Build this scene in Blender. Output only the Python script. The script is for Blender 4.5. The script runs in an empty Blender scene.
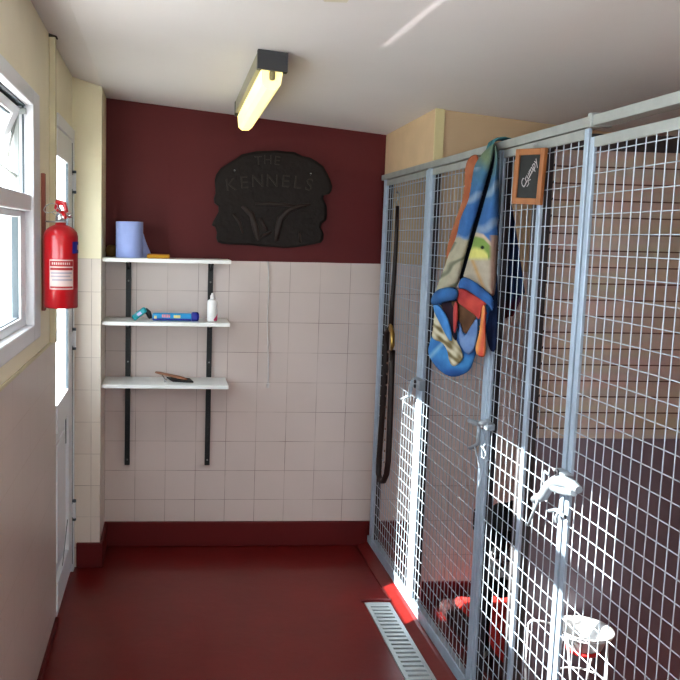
import bpy, bmesh, math, random
import numpy as np
from mathutils import Vector, Matrix, Euler
PI = math.pi
random.seed(7)
sc = bpy.context.scene
COL = sc.collection

# ------------------------------------------------------------------ camera
F, CX, CY, EYE = 836.43, 227.11, 334.72, 1.5718
yaw, pitch, roll = [math.radians(a) for a in (4.12884, -6.64521, 1.23672)]
fw = Vector((math.sin(yaw)*math.cos(pitch), math.cos(yaw)*math.cos(pitch), math.sin(pitch)))
rt = Vector((math.cos(yaw), -math.sin(yaw), 0)); upv = rt.cross(fw)
r_ = rt*math.cos(roll) + upv*math.sin(roll)
u_ = upv*math.cos(roll) - rt*math.sin(roll)
cam_d = bpy.data.cameras.new('camera'); cam = bpy.data.objects.new('camera', cam_d); COL.objects.link(cam)
M = Matrix((r_, u_, -fw)).transposed().to_4x4(); M.translation = Vector((0, 0, EYE)); cam.matrix_world = M
cam_d.sensor_width = 36; cam_d.sensor_fit = 'HORIZONTAL'
cam_d.lens = F/680*36; cam_d.shift_x = (340-CX)/680; cam_d.shift_y = (CY-340)/680
cam_d.clip_start = 0.05
sc.camera = cam

def ray(x, y): return fw + r_*((x-CX)/F) - u_*((y-CY)/F)
def at(x, y, X=None, Y=None, Z=None):
    """point of a known plane of the room under a place measured in the photograph"""
    d = ray(x, y)
    t = X/d.x if X is not None else (Y/d.y if Y is not None else (Z-EYE)/d.z)
    return Vector((0, 0, EYE)) + d*t
def on_plane(x, y, P, n):
    d = ray(x, y); o = Vector((0, 0, EYE))
    return o + d*((P-o).dot(n)/d.dot(n))

# ------------------------------------------------------------------ materials
def srgb(c):
    return tuple(((v/255)/12.92 if v/255 <= .04045 else ((v/255+.055)/1.055)**2.4) for v in c) + (1,)
class NT:
    def __init__(s, name):
        s.m = bpy.data.materials.new(name); s.m.use_nodes = True; s.t = s.m.node_tree; s.n = s.t.nodes; s.l = s.t.links
        s.b = s.n['Principled BSDF']
    def add(s, typ, **kw):
        nd = s.n.new(typ)
        for k, v in kw.items():
            if k in nd.inputs.keys(): nd.inputs[k].default_value = v
            else: setattr(nd, k, v)
        return nd
    def link(s, a, b): s.l.new(a, b)
def mat(name, rgb, rough=.5, metal=0., var=.12, scale=9., bump=0., bscale=60., spec=.5, coat=0., trans=0.):
    t = NT(name); c = srgb(rgb)
    tc = t.add('ShaderNodeTexCoord'); nz = t.add('ShaderNodeTexNoise', Scale=scale, Detail=4.)
    t.link(tc.outputs['Object'], nz.inputs['Vector'])
    mx = t.add('ShaderNodeMix', data_type='RGBA')
    mx.inputs[6].default_value = tuple(v*(1-var) for v in c[:3])+(1,); mx.inputs[7].default_value = tuple(min(1, v*(1+var)) for v in c[:3])+(1,)
    t.link(nz.outputs['Fac'], mx.inputs[0]); t.link(mx.outputs[2], t.b.inputs['Base Color'])
    t.b.inputs['Roughness'].default_value = rough; t.b.inputs['Metallic'].default_value = metal
    t.b.inputs['Specular IOR Level'].default_value = spec; t.b.inputs['Coat Weight'].default_value = coat
    if bump:
        n2 = t.add('ShaderNodeTexNoise', Scale=bscale, Detail=5.); t.link(tc.outputs['Object'], n2.inputs['Vector'])
        bp = t.add('ShaderNodeBump', Strength=bump, Distance=.01); t.link(n2.outputs['Fac'], bp.inputs['Height']); t.link(bp.outputs['Normal'], t.b.inputs['Normal'])
    return t.m
def wall_mat(name, axis, tile_rgb, grout_rgb, uoff, voff, zones, pitch=.152, mortar=.0028, contrast=.8):
    """glazed square tiles below; zones = [(axis_name, limit, rgb)] paints everything past the limit"""
    t = NT(name)
    g = t.add('ShaderNodeNewGeometry'); sp = t.add('ShaderNodeSeparateXYZ'); t.link(g.outputs['Position'], sp.inputs[0])
    def plus(o, v):
        a = t.add('ShaderNodeMath', operation='ADD'); t.link(o, a.inputs[0]); a.inputs[1].default_value = v; return a.outputs[0]
    cb = t.add('ShaderNodeCombineXYZ'); t.link(plus(sp.outputs[axis], uoff), cb.inputs[0]); t.link(plus(sp.outputs['Z'], voff), cb.inputs[1])
    br = t.add('ShaderNodeTexBrick', offset=0., squash=1.)
    t.link(cb.outputs[0], br.inputs['Vector'])
    c = srgb(tile_rgb)
    br.inputs['Color1'].default_value = c; br.inputs['Color2'].default_value = tuple(v*.93 for v in c[:3])+(1,); br.inputs['Mortar'].default_value = srgb(grout_rgb)
    for k, v in (('Scale', 1.), ('Mortar Size', mortar/2), ('Mortar Smooth', .3), ('Bias', 0.), ('Brick Width', pitch), ('Row Height', pitch)): br.inputs[k].default_value = v
    # grout shows unevenly, as in the photograph
    nz = t.add('ShaderNodeTexNoise', Scale=5., Detail=3.); t.link(g.outputs['Position'], nz.inputs['Vector'])
    rp = t.add('ShaderNodeMapRange'); rp.inputs['From Min'].default_value = .35; rp.inputs['From Max'].default_value = .65
    rp.inputs['To Min'].default_value = .25*contrast; rp.inputs['To Max'].default_value = contrast
    t.link(nz.outputs['Fac'], rp.inputs['Value'])
    gm = t.add('ShaderNodeMix', data_type='RGBA'); gm.inputs[6].default_value = c; t.link(br.outputs['Color'], gm.inputs[7]); t.link(rp.outputs[0], gm.inputs[0])
    col = gm.outputs[2]
    fac_any = None
    n3 = t.add('ShaderNodeTexNoise', Scale=3.5, Detail=5.); t.link(g.outputs['Position'], n3.inputs['Vector'])
    for ax, lim, rgb in zones:
        cmpn = t.add('ShaderNodeMath', operation='GREATER_THAN'); t.link(sp.outputs[ax], cmpn.inputs[0]); cmpn.inputs[1].default_value = lim
        pc = srgb(rgb); pm = t.add('ShaderNodeMix', data_type='RGBA')
        pm.inputs[6].default_value = tuple(v*.9 for v in pc[:3])+(1,); pm.inputs[7].default_value = tuple(min(1, v*1.1) for v in pc[:3])+(1,)
        t.link(n3.outputs['Fac'], pm.inputs[0])
        fac = cmpn.outputs[0]
        if ax == 'X':   # second paint only above the tiles
            mu = t.add('ShaderNodeMath', operation='MULTIPLY'); t.link(fac, mu.inputs[0]); t.link(fac_any, mu.inputs[1]); fac = mu.outputs[0]
        else: fac_any = fac
        mm = t.add('ShaderNodeMix', data_type='RGBA'); t.link(fac, mm.inputs[0]); t.link(col, mm.inputs[6]); t.link(pm.outputs[2], mm.inputs[7]); col = mm.outputs[2]
    t.link(col, t.b.inputs['Base Color'])
    if fac_any is not None:
        rr = t.add('ShaderNodeMapRange'); rr.inputs['To Min'].default_value = .28; rr.inputs['To Max'].default_value = .6; t.link(fac_any, rr.inputs['Value']); t.link(rr.outputs[0], t.b.inputs['Roughness'])
    else: t.b.inputs['Roughness'].default_value = .28
    bp = t.add('ShaderNodeBump', Strength=.25, Distance=.004); bp.invert = True; t.link(br.outputs['Fac'], bp.inputs['Height']); t.link(bp.outputs['Normal'], t.b.inputs['Normal'])
    return t.m
TILE = (212, 198, 192); GROUT = (120, 92, 82)
M_wall_back = wall_mat('tiled wall with maroon paint', 'X', TILE, GROUT, .305+1.52, .0633+.152, [('Z', 1.4567, (94, 22, 25)), ('X', 1.064, (200, 176, 140))])
M_wall_left = wall_mat('tiled wall with cream paint', 'Y', (208, 194, 186), (170, 146, 132), .06+1.52, 1.52-1.165, [('Z', 1.165, (238, 231, 208))], contrast=.45)
M_pilaster = wall_mat('tiled pilaster', 'X', (224, 212, 200), GROUT, .5, 1.52-1.462, [('Z', 1.462, (238, 229, 200))], contrast=.7)
M_wall_pen = wall_mat('pen wall', 'X', (224, 206, 200), (150, 124, 114), .32, .0633+.152, [('Z', 1.4567, (204, 178, 146))])
M_cream = mat('cream emulsion', (214, 202, 158), .55, bump=.05)
M_tan2 = mat('pale tan emulsion', (206, 180, 148), .6, bump=.05)
M_tan = mat('tan emulsion', (178, 150, 116), .6, bump=.05)
M_trimgrey = mat('grey cream painted batten', (214, 205, 176), .5)
M_ceiling = mat('white ceiling paint', (226, 222, 222), .5, var=.05, scale=2., bump=.12, bscale=14.)
M_floor = mat('red floor paint', (110, 22, 20), .32, var=.22, scale=4., bump=.06, bscale=20., coat=.15)
M_floor2 = mat('red floor paint of the kerb', (108, 25, 23), .3, var=.22, scale=6., bump=.08, bscale=30., coat=.2)
M_skirt = mat('dark red skirting paint', (98, 14, 16), .55, var=.15)
M_upvc = mat('white plastic frame', (228, 230, 234), .3, var=.03)
M_gasket = mat('dark rubber gasket', (84, 92, 98), .6)
M_darkgap = mat('brown dark gap', (60, 52, 44), .7)
M_galv = mat('galvanised steel', (172, 188, 204), .42, metal=.3, var=.18, scale=22.)
M_galv_d = mat('weathered galvanised steel', (164, 168, 166), .5, metal=.35, var=.2, scale=18.)
M_wire = mat('galvanised wire', (182, 193, 204), .45, metal=.15, var=.12, scale=30.)
M_latch = mat('zinc plated latch', (150, 158, 166), .4, metal=.3)
M_bolt_shade = mat('dark bolt steel and post side shade', (58, 55, 60), .6)  # bolt heads, and painted shade on the sides of the posts
M_black = mat('black powder coat', (34, 36, 38), .45)
M_shelf = mat('white melamine', (232, 232, 230), .35, var=.03)
M_plaque = mat('dark cast plaque', (30, 21, 18), .7, var=.35, scale=14., bump=.5, bscale=40.)
M_plaque2 = mat('dark cast relief', (48, 35, 31), .55, var=.3, scale=18., bump=.3, bscale=40.)
M_red = mat('extinguisher red', (160, 12, 24), .28, var=.06, coat=.4)
M_label = mat('pale label', (196, 172, 166), .5, var=.04)
M_labelred = mat('label red', (150, 30, 34), .5)
M_labelgrey = mat('label grey print', (150, 140, 150), .5)
M_blue_st = mat('blue sticker', (40, 46, 130), .4)
M_brass = mat('brass', (170, 140, 80), .35, metal=.8)
M_chrome = mat('chrome', (190, 192, 195), .2, metal=.9)
M_blueroll = mat('blue paper', (158, 172, 222), .85, var=.06, scale=30., bump=.1, bscale=120.)
M_card = mat('cardboard core', (150, 120, 85), .8)
M_yellow = mat('yellow sponge', (212, 160, 50), .8, bump=.3, bscale=120.)
M_ochre = mat('ochre ball', (120, 92, 48), .7)
M_teal = mat('teal plastic', (24, 150, 160), .35)
M_navy = mat('navy plastic', (22, 34, 140), .3)
M_cyan = mat('cyan packaging', (40, 150, 205), .3)
M_pinktext = mat('pink print', (230, 150, 160), .4)
M_whitepl = mat('white plastic', (235, 232, 232), .35, var=.02)
M_pink = mat('pink label', (214, 80, 120), .4)
M_wood = mat('warm wood', (150, 105, 80), .5, var=.25, scale=40.)
M_slatewood = mat('pale orange wood', (150, 98, 58), .5, var=.22, scale=30.)
M_slate = mat('black slate', (30, 34, 34), .6, var=.5, scale=20.)
M_chalk = mat('chalk', (176, 170, 172), .9)
M_leather = mat('dark brown leather', (38, 24, 22), .5, var=.2)
M_gapdot = mat('pale gap dots', (150, 125, 110), .7)
M_steel = mat('stainless steel', (222, 224, 228), .3, metal=.35, var=.04)
M_whitewire = mat('pale coated wire', (222, 224, 228), .35)
M_bed = mat('red fleece', (178, 40, 34), .95, var=.2, scale=20., bump=.6, bscale=90.)
M_bedbase = mat('dark maroon bed base', (52, 20, 22), .7)
M_drain = mat('pale galvanised grating', (196, 202, 204), .45, metal=.35, var=.1, scale=25.)
M_pit = mat('dark drain channel', (24, 18, 17), .8)
M_dirtwhite = mat('cable white', (222, 218, 216), .4)
M_ground = mat('pale concrete', (200, 198, 190), .9, var=.1)
M_fence = mat('pale outside boards', (215, 216, 214), .8, var=.06)
M_bracket = mat('dull red bracket', (150, 92, 78), .6)

def glass_mat():
    t = NT('window glass'); t.b.inputs['Base Color'].default_value = (.93, .97, .97, 1)
    for k in list(t.n):
        if k.type == 'BSDF_PRINCIPLED': t.n.remove(k)
    tr = t.add('ShaderNodeBsdfTransparent'); tr.inputs[0].default_value = (.95, .98, .98, 1)
    gl = t.add('ShaderNodeBsdfGlossy', Roughness=.03); mx = t.add('ShaderNodeMixShader'); mx.inputs[0].default_value = .05
    t.link(tr.outputs[0], mx.inputs[1]); t.link(gl.outputs[0], mx.inputs[2])
    t.link(mx.outputs[0], t.n['Material Output'].inputs[0]); return t.m
M_glass = glass_mat()
def emis_mat(name, rgb, strength, base=(250, 240, 190)):
    t = NT(name); t.b.inputs['Base Color'].default_value = srgb(base); t.b.inputs['Emission Color'].default_value = srgb(rgb); t.b.inputs['Emission Strength'].default_value = strength
    t.b.inputs['Roughness'].default_value = .3
    wv = t.add('ShaderNodeTexWave', Scale=60.); tc = t.add('ShaderNodeTexCoord'); t.link(tc.outputs['Object'], wv.inputs['Vector'])
    mr = t.add('ShaderNodeMapRange'); mr.inputs['To Min'].default_value = strength*.9; mr.inputs['To Max'].default_value = strength; t.link(wv.outputs['Fac'], mr.inputs['Value']); t.link(mr.outputs[0], t.b.inputs['Emission Strength'])
    return t.m
M_diff = emis_mat('lit yellow diffuser', (255, 240, 165), 1.15)
M_diff_end = emis_mat('lit diffuser end', (250, 232, 150), .75)
M_tubedark = mat('tube end', (150, 140, 100), .5)
def boards_mat():
    t = NT('timber boards'); g = t.add('ShaderNodeNewGeometry'); sp = t.add('ShaderNodeSeparateXYZ'); t.link(g.outputs['Position'], sp.inputs[0])
    cb = t.add('ShaderNodeCombineXYZ'); t.link(sp.outputs['X'], cb.inputs[0]); t.link(sp.outputs['Z'], cb.inputs[1])
    br = t.add('ShaderNodeTexBrick', offset=.37); t.link(cb.outputs[0], br.inputs['Vector'])
    br.inputs['Color1'].default_value = srgb((204, 186, 172)); br.inputs['Color2'].default_value = srgb((194, 174, 160)); br.inputs['Mortar'].default_value = srgb((104, 72, 64))
    for k, v in (('Scale', 1.), ('Mortar Size', .0022), ('Mortar Smooth', .4), ('Bias', 0.), ('Brick Width', 4.), ('Row Height', .0486)): br.inputs[k].default_value = v
    nz = t.add('ShaderNodeTexNoise', Scale=4., Detail=6.); mp = t.add('ShaderNodeMapping'); mp.inputs['Scale'].default_value = (1, 1, 8); t.link(g.outputs['Position'], mp.inputs[0]); t.link(mp.outputs[0], nz.inputs['Vector'])
    mx = t.add('ShaderNodeMix', data_type='RGBA', blend_type='MULTIPLY'); mx.inputs[0].default_value = .35; t.link(br.outputs['Color'], mx.inputs[6]); t.link(nz.outputs['Color'], mx.inputs[7])
    t.link(mx.outputs[2], t.b.inputs['Base Color']); t.b.inputs['Roughness'].default_value = .6
    bp = t.add('ShaderNodeBump', Strength=.5, Distance=.005); bp.invert = True; t.link(br.outputs['Fac'], bp.inputs['Height']); t.link(bp.outputs['Normal'], t.b.inputs['Normal'])
    return t.m
M_boards = boards_mat()
M_panel = mat('dark maroon panel', (124, 112, 120), .35, var=.15, scale=3.)
M_darkpost = mat('dark timber post', (70, 66, 68), .6, var=.2)
def vc_mat(name, rough=.8, bump=.3, bscale=200., spec=.3):
    t = NT(name); a = t.add('ShaderNodeAttribute', attribute_name='Col'); 
    nz = t.add('ShaderNodeTexNoise', Scale=45., Detail=4.); tc = t.add('ShaderNodeTexCoord'); t.link(tc.outputs['Object'], nz.inputs['Vector'])
    mr = t.add('ShaderNodeMapRange'); mr.inputs['To Min'].default_value = .8; mr.inputs['To Max'].default_value = 1.15; t.link(nz.outputs['Fac'], mr.inputs['Value'])
    mx = t.add('ShaderNodeMix', data_type='RGBA', blend_type='MULTIPLY'); mx.inputs[0].default_value = 1.; t.link(a.outputs['Color'], mx.inputs[6]); t.link(mr.outputs[0], mx.inputs[7]); t.link(mx.outputs[2], t.b.inputs['Base Color'])
    t.b.inputs['Roughness'].default_value = rough; t.b.inputs['Specular IOR Level'].default_value = spec
    n2 = t.add('ShaderNodeTexNoise', Scale=bscale, Detail=3.); t.link(tc.outputs['Object'], n2.inputs['Vector'])
    bp = t.add('ShaderNodeBump', Strength=bump, Distance=.004); t.link(n2.outputs['Fac'], bp.inputs['Height']); t.link(bp.outputs['Normal'], t.b.inputs['Normal'])
    return t.m
M_towel = vc_mat('printed terry cloth', .9, .35, 260.)
M_fur = vc_mat('dog coat', .6, .5, 160., .4)
M_eye = mat('dark eye', (30, 18, 12), .1)
M_nose = mat('black nose', (18, 16, 17), .3)

# ------------------------------------------------------------------ mesh building
class MB:
    def __init__(s): s.v = []; s.f = []; s.sm = []
    def poly(s, pts, faces, smooth=False):
        o = len(s.v); s.v += [Vector(p) for p in pts]
        for f in faces: s.f.append([i+o for i in f]); s.sm.append(smooth)
        return s
    def box(s, x0, x1, y0, y1, z0, z1, bev=0.):
        if bev <= 0:
            return s.poly([(x, y, z) for x in (x0, x1) for y in (y0, y1) for z in (z0, z1)],
                          [(0, 1, 3, 2), (4, 6, 7, 5), (0, 4, 5, 1), (2, 3, 7, 6), (0, 2, 6, 4), (1, 5, 7, 3)])
        bm = bmesh.new(); bmesh.ops.create_cube(bm, size=1)
        for v in bm.verts: v.co = Vector((x0+(v.co.x+.5)*(x1-x0), y0+(v.co.y+.5)*(y1-y0), z0+(v.co.z+.5)*(z1-z0)))
        bmesh.ops.bevel(bm, geom=bm.edges[:], offset=bev, segments=2, affect='EDGES', profile=.5)
        return s.bm(bm)
    def bm(s, bm, mtx=None, smooth=False):
        bm.verts.index_update()
        s.poly([(mtx @ v.co if mtx else v.co.copy()) for v in bm.verts], [[v.index for v in f.verts] for f in bm.faces], smooth); bm.free(); return s
    def tube(s, pts, r, n=8, cap=True, smooth=True, flat=None):
        """swept tube; r a number or one per point; flat=(scale, dir) squashes the section along dir"""
        pts = [Vector(p) for p in pts]; rs = r if isinstance(r, (list, tuple)) else [r]*len(pts)
        o = len(s.v); prev = None
        for i, p in enumerate(pts):
            t = (pts[min(i+1, len(pts)-1)] - pts[max(i-1, 0)]).normalized()
            if prev is None:
                a = Vector((0, 0, 1)) if abs(t.z) < .9 else Vector((0, 1, 0)); u = t.cross(a).normalized()
            else: u = (prev - t*prev.dot(t)).normalized()
            prev = u; w = t.cross(u)
            for k in range(n):
                q = (u*math.cos(2*PI*k/n) + w*math.sin(2*PI*k/n))*rs[i]
                if flat: q = q - flat[1]*(q.dot(flat[1])*(1-flat[0]))
                s.v.append(p+q)
        for i in range(len(pts)-1):
            for k in range(n):
                s.f.append([o+i*n+k, o+i*n+(k+1) % n, o+(i+1)*n+(k+1) % n, o+(i+1)*n+k]); s.sm.append(smooth)
        if cap:
            s.f.append([o+k for k in range(n)][::-1]); s.sm.append(False); s.f.append([o+(len(pts)-1)*n+k for k in range(n)]); s.sm.append(False)
        return s
    def lathe(s, prof, c=(0, 0, 0), n=28, smooth=True, axis='Z'):
        o = len(s.v); c = Vector(c)
        for r, z in prof:
            for k in range(n):
                a = 2*PI*k/n; p = Vector((r*math.cos(a), r*math.sin(a), z))
                if axis == 'X': p = Vector((p.z, p.x, p.y))
                if axis == 'Y': p = Vector((p.x, p.z, p.y))
                s.v.append(c+p)
        for i in range(len(prof)-1):
            for k in range(n):
                s.f.append([o+i*n+k, o+i*n+(k+1) % n, o+(i+1)*n+(k+1) % n, o+(i+1)*n+k]); s.sm.append(smooth)
        return s
    def prism(s, pts, off):
        """closed polygon pts (3-D, planar) extruded by vector off"""
        n = len(pts); off = Vector(off)
        return s.poly([Vector(p) for p in pts]+[Vector(p)+off for p in pts], [list(range(n))[::-1], list(range(n, 2*n))]+[[i, (i+1) % n, n+(i+1) % n, n+i] for i in range(n)])
    def build(s, name, m, parent=None, kind=None):
        me = bpy.data.meshes.new(name); off = parent_loc(parent)
        me.from_pydata([v-off for v in s.v], [], s.f); me.validate(); me.update()
        for p, sm in zip(me.polygons, s.sm): p.use_smooth = sm
        bm = bmesh.new(); bm.from_mesh(me); bmesh.ops.recalc_face_normals(bm, faces=bm.faces); bm.to_mesh(me); bm.free()
        me.materials.append(m)
        o = bpy.data.objects.new(name, me); COL.objects.link(o)
        if parent: o.parent = parent
        if kind: o['kind'] = kind
        return o
def parent_loc(p):
    l = Vector((0, 0, 0))
    while p is not None: l += p.location; p = p.parent
    return l
def thing(name, label, cat, loc=(0, 0, 0), group=None):
    o = bpy.data.objects.new(name, None); COL.objects.link(o); o.location = loc; o.empty_display_size = .05
    o['label'] = label; o['category'] = cat
    if group: o['group'] = group
    return o
def tag(o, label, cat, group=None):
    o['label'] = label; o['category'] = cat
    if group: o['group'] = group
    return o
def struct(name, mb, m, parent=None):
    return mb.build(name, m, parent, 'structure')
def text_mesh(txt, size, extrude, mtx, mb, sx=1., shear=0.):
    cu = bpy.data.curves.new('t', 'FONT'); cu.body = txt; cu.size = size; cu.extrude = extrude; cu.align_x = 'CENTER'; cu.align_y = 'CENTER'; cu.shear = shear
    cu.resolution_u = 3
    ob = bpy.data.objects.new('t', cu); COL.objects.link(ob)
    dg = bpy.context.evaluated_depsgraph_get(); dg.update()
    me = bpy.data.meshes.new_from_object(ob.evaluated_get(dg))
    S = Matrix.Diagonal((sx, 1, 1, 1))
    mb.poly([mtx @ (S @ v.co) for v in me.vertices], [list(p.vertices) for p in me.polygons])
    bpy.data.objects.remove(ob); bpy.data.meshes.remove(me); bpy.data.curves.remove(cu)

# ------------------------------------------------------------------ the room
D = 4.136; W = -.435; G = 1.048; FRONT = -.6; XR = 2.4
def ceil_z(X, Y): return 2.191 - .097*X - .019*(Y-D) + max(0., -.3-X)*.2
def ceil_box(mb, x0, x1, y0, y1, z0):
    """a wall block whose top follows the sloping ceiling"""
    P = [(x, y) for x, y in ((x0, y0), (x1, y0), (x1, y1), (x0, y1))]
    mb.poly([(x, y, z0) for x, y in P]+[(x, y, ceil_z(x, y)+.004) for x, y in P], [(3, 2, 1, 0), (4, 5, 6, 7)]+[(i, (i+1) % 4, 4+(i+1) % 4, 4+i) for i in range(4)])
    return mb
DR0, DR1 = .872, .991            # drain channel
DRY = 3.445
b = MB()
b.box(W-.08, DR0, FRONT, D, -.06, 0); b.box(DR0, DR1, DRY, D, -.06, 0)
struct('floor', b, M_floor)
b = MB()
# kerb under the cage and the pen floors: lip rises from the drain edge
b.poly([(DR1, FRONT, 0), (1.03, FRONT, .02), (1.06, FRONT, .028), (1.12, FRONT, .02), (XR, FRONT, .0), (XR, FRONT, -.06), (DR1, FRONT, -.06)] +
       [(DR1, D, 0), (1.03, D, .02), (1.06, D, .028), (1.12, D, .02), (XR, D, .0), (XR, D, -.06), (DR1, D, -.06)],
       [(i, (i+1) % 7, 7+(i+1) % 7, 7+i) for i in range(7)]+[list(range(7)), list(range(7, 14))[::-1]])
kerb = struct('floor_kerb', b, M_floor2)
b = MB(); b.box(DR0, DR1, FRONT, DRY, -.065, -.055); struct('floor_channel', b, M_pit)
# floor paint ridge round the drain end, and the groove running on to the far wall
b = MB(); b.tube([(DR0-.01, DRY+.006, .0), (DR0+.03, DRY+.012, .003), (.93, DRY+.016, .004), (DR1+.004, DRY+.008, .002)], .008, 6); b.tube([(DR1, DRY+.01, 0.), (DR1, D-.02, .0)], .0035, 6)
struct('trim_1', b, M_skirt)
# ceiling
nx, ny = 22, 10; xs = [W-.08+(XR+.1-W+.08)*i/nx for i in range(nx+1)]; xs.append(-.3); xs.sort(); ys = [FRONT+(D+.08-FRONT)*j/ny for j in range(ny+1)]
b = MB(); n1 = len(xs)
b.poly([(x, y, ceil_z(x, y)) for y in ys for x in xs]+[(x, y, ceil_z(x, y)+.08) for y in ys for x in xs],
       [(j*n1+i, j*n1+i+1, (j+1)*n1+i+1, (j+1)*n1+i) for j in range(ny) for i in range(n1-1)] + [tuple(len(ys)*n1+k for k in (j*n1+i, (j+1)*n1+i, (j+1)*n1+i+1, j*n1+i+1)) for j in range(ny) for i in range(n1-1)])
struct('ceiling', b, M_ceiling)
# far wall
b = MB(); ceil_box(b, W-.08, XR, D, D+.1, -.06); struct('wall_back', b, M_wall_back)
# left wall with the window and door openings
T = .075
WY0, WY1, WZ0, WZ1 = 1.72, 2.865, 1.222, 2.022
DY0, DY1, DZ1 = 3.285, 3.845, 2.03
b = MB()
b.box(W-T, W, FRONT, DY0, -.06, WZ0)
ceil_box(b, W-T, W, FRONT, D, WZ1+.0) if False else None
b.box(W-T, W, FRONT, .35, WZ0, WZ1); b.box(W-T, W, 1.45, WY0, WZ0, WZ1); b.box(W-T, W, WY1, DY0, WZ0, DZ1)
ceil_box(b, W-T, W, FRONT, DY0, DZ1); b.box(W-T, W, FRONT, WY1, WZ1, DZ1)
ceil_box(b, W-T, W, DY0, DY1, DZ1); ceil_box(b, W-T, W, DY1, D, -.06)
struct('wall_left', b, M_wall_left)
PX, PY = -.305, 3.86
b = MB(); ceil_box(b, W, PX, PY, D, -.02); struct('wall_pilaster', b, M_pilaster)
# skirting
b = MB(); b.box(PX, 1.058, D-.018, D, 0, .128, .004); b.box(1.06, XR, D-.018, D, 0, .128); struct('baseboard_back', b, M_skirt)
b = MB(); b.box(W+.02, PX+.014, PY-.016, PY, 0, .122, .004); b.box(PX, PX+.014, PY, D-.018, 0, .128, .003); struct('baseboard_pilaster', b, M_skirt)
b = MB(); b.box(W, W+.012, FRONT, DY0-.02, 0, .035, .004); struct('baseboard_left', b, M_skirt)
# pens: bulkhead above the cage, end wall, outer wall
b = MB(); ceil_box(b, G+.014, G+.048, 3.372, D, 1.893); struct('wall_bulkhead', b, M_tan2)
b = MB(); ceil_box(b, G+.013, G+.05, 3.362, 3.3715, 1.893); struct('trim_9', b, M_cream)
b = MB(); ceil_box(b, G+.051, XR, 3.375, 3.45, -.02); struct('wall_pen_end', b, M_wall_pen)
b = MB(); b.box(G+.05, XR, 3.36, 3.375, 0, .125, .003); struct('baseboard_pen', b, M_skirt)
b = MB(); ceil_box(b, XR, XR+.08, FRONT, D+.1, -.06); struct('wall_right', b, M_tan)
b = MB(); ceil_box(b, G+.06, XR, 1.22, 1.30, -.02); struct('wall_pen_lightblock', b, M_wall_pen)  # unseen wall added to keep rear light out of the pens
b = MB(); ceil_box(b, W, -.15, FRONT-.08, FRONT, -.06); b.box(-.15, .85, FRONT-.08, FRONT, -.06, 1.1); ceil_box(b, -.15, .85, FRONT-.08, FRONT, 2.0); ceil_box(b, .85, XR, FRONT-.08, FRONT, -.06); struct('wall_rear_baffle', b, M_cream)  # unseen wall added; its opening is shaped to let fill light in
# batten by the door
b = MB(); b.box(W, W+.023, 3.12, 3.155, 1.168, ceil_z(W, 3.14)-.006, .003); struct('trim_3', b, M_trimgrey)
b = MB(); b.box(W, W+.028, 3.118, 3.157, ceil_z(W, 3.14)-.012, ceil_z(W, 3.14), 0); struct('trim_4', b, M_darkgap)
# tile edging bead under the window
b = MB(); b.box(W, W+.006, FRONT, DY0, 1.16, 1.172, .002); struct('trim_5', b, M_trimgrey)
# timber partition between the pens
b = MB(); b.box(G+.062, XR, 2.40, 2.425, .99, 1.845); part = struct('wall_partition', b, M_boards)
b = MB(); b.box(G+.062, XR, 2.396, 2.428, .0, .99, .002); struct('wall_partition_lower', b, M_panel)
b = MB(); b.box(G+.03, XR, 2.392, 2.43, 1.845, 1.893, .003); struct('trim_6', b, M_darkpost)
b = MB(); b.box(G+.022, G+.06, 2.385, 2.432, .02, 1.845, .002)
dp = struct('trim_7', b, M_darkpost)
b = MB()
for k in range(18): b.lathe([(0, -.003), (.0035, -.002), (.004, 0)], (G+.07, 2.399, 1.0+.024+.0486*k), 8, axis='Y')
struct('trim_8', b, M_chrome)

# window -----------------------------------------------------------
b = MB(); X0, X1 = W-.065, W+.006
fy0, fy1 = WY0, WY1; gy0, gy1 = WY0+.11, 2.735; gz0, gz1 = 1.275, 1.972; tz0, tz1 = 1.64, 1.692
b.box(X0, X1, gy1, fy1, WZ0, WZ1, .004); b.box(X0, X1, fy0, gy0, WZ0, WZ1, .004)
b.box(X0, X1, gy0, gy1, WZ0, gz0, .004); b.box(X0, X1, gy0, gy1, gz1, WZ1, .004); b.box(X0, X1-.008, gy0, gy1, tz0, tz1, .004)
win = struct('window_1', b, M_upvc)
b = MB()   # fixed lower light: inner bead
bx0, bx1 = W-.06, W-.022
for (y0, y1, z0, z1) in ((gy1-.085, gy1, gz0, tz0), (gy0, gy0+.035, gz0, tz0), (gy0+.035, gy1-.085, gz0, gz0+.03), (gy0+.035, gy1-.085, tz0-.02, tz0)): b.box(bx0, bx1, y0, y1, z0, z1, .003)
struct('window_bead', b, M_upvc, win)
b = MB()
for (y0, y1, z0, z1) in ((gy1-.088, gy1-.085, gz0+.03, tz0-.02), (gy0+.035, gy1-.088, gz0+.03, gz0+.033)): b.box(W-.05, W-.03, y0, y1, z0, z1)
struct('window_gasket', b, M_gasket, win)
b = MB(); b.box(W-.048, W-.042, gy0+.02, gy1-.02, gz0+.02, tz0-.01); struct('window_pane', b, M_glass, win)
# dark rebate seals round the open vent
b = MB(); b.box(W-.03, W-.024, gy1-.004, gy1+.0005, tz1, gz1); b.box(W-.06, W-.02, gy0, gy1, gz1-.004, gz1+.001)
struct('window_seal', b, M_gasket, win)
# top-hung vent, open: sash hinged along its top edge
ang = math.radians(24); hz = gz1-.006; hx = W-.05
Rm = Matrix.Translation((hx, 0, hz)) @ Matrix.Rotation(-ang, 4, 'Y') @ Matrix.Translation((-hx, 0, -hz))
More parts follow.
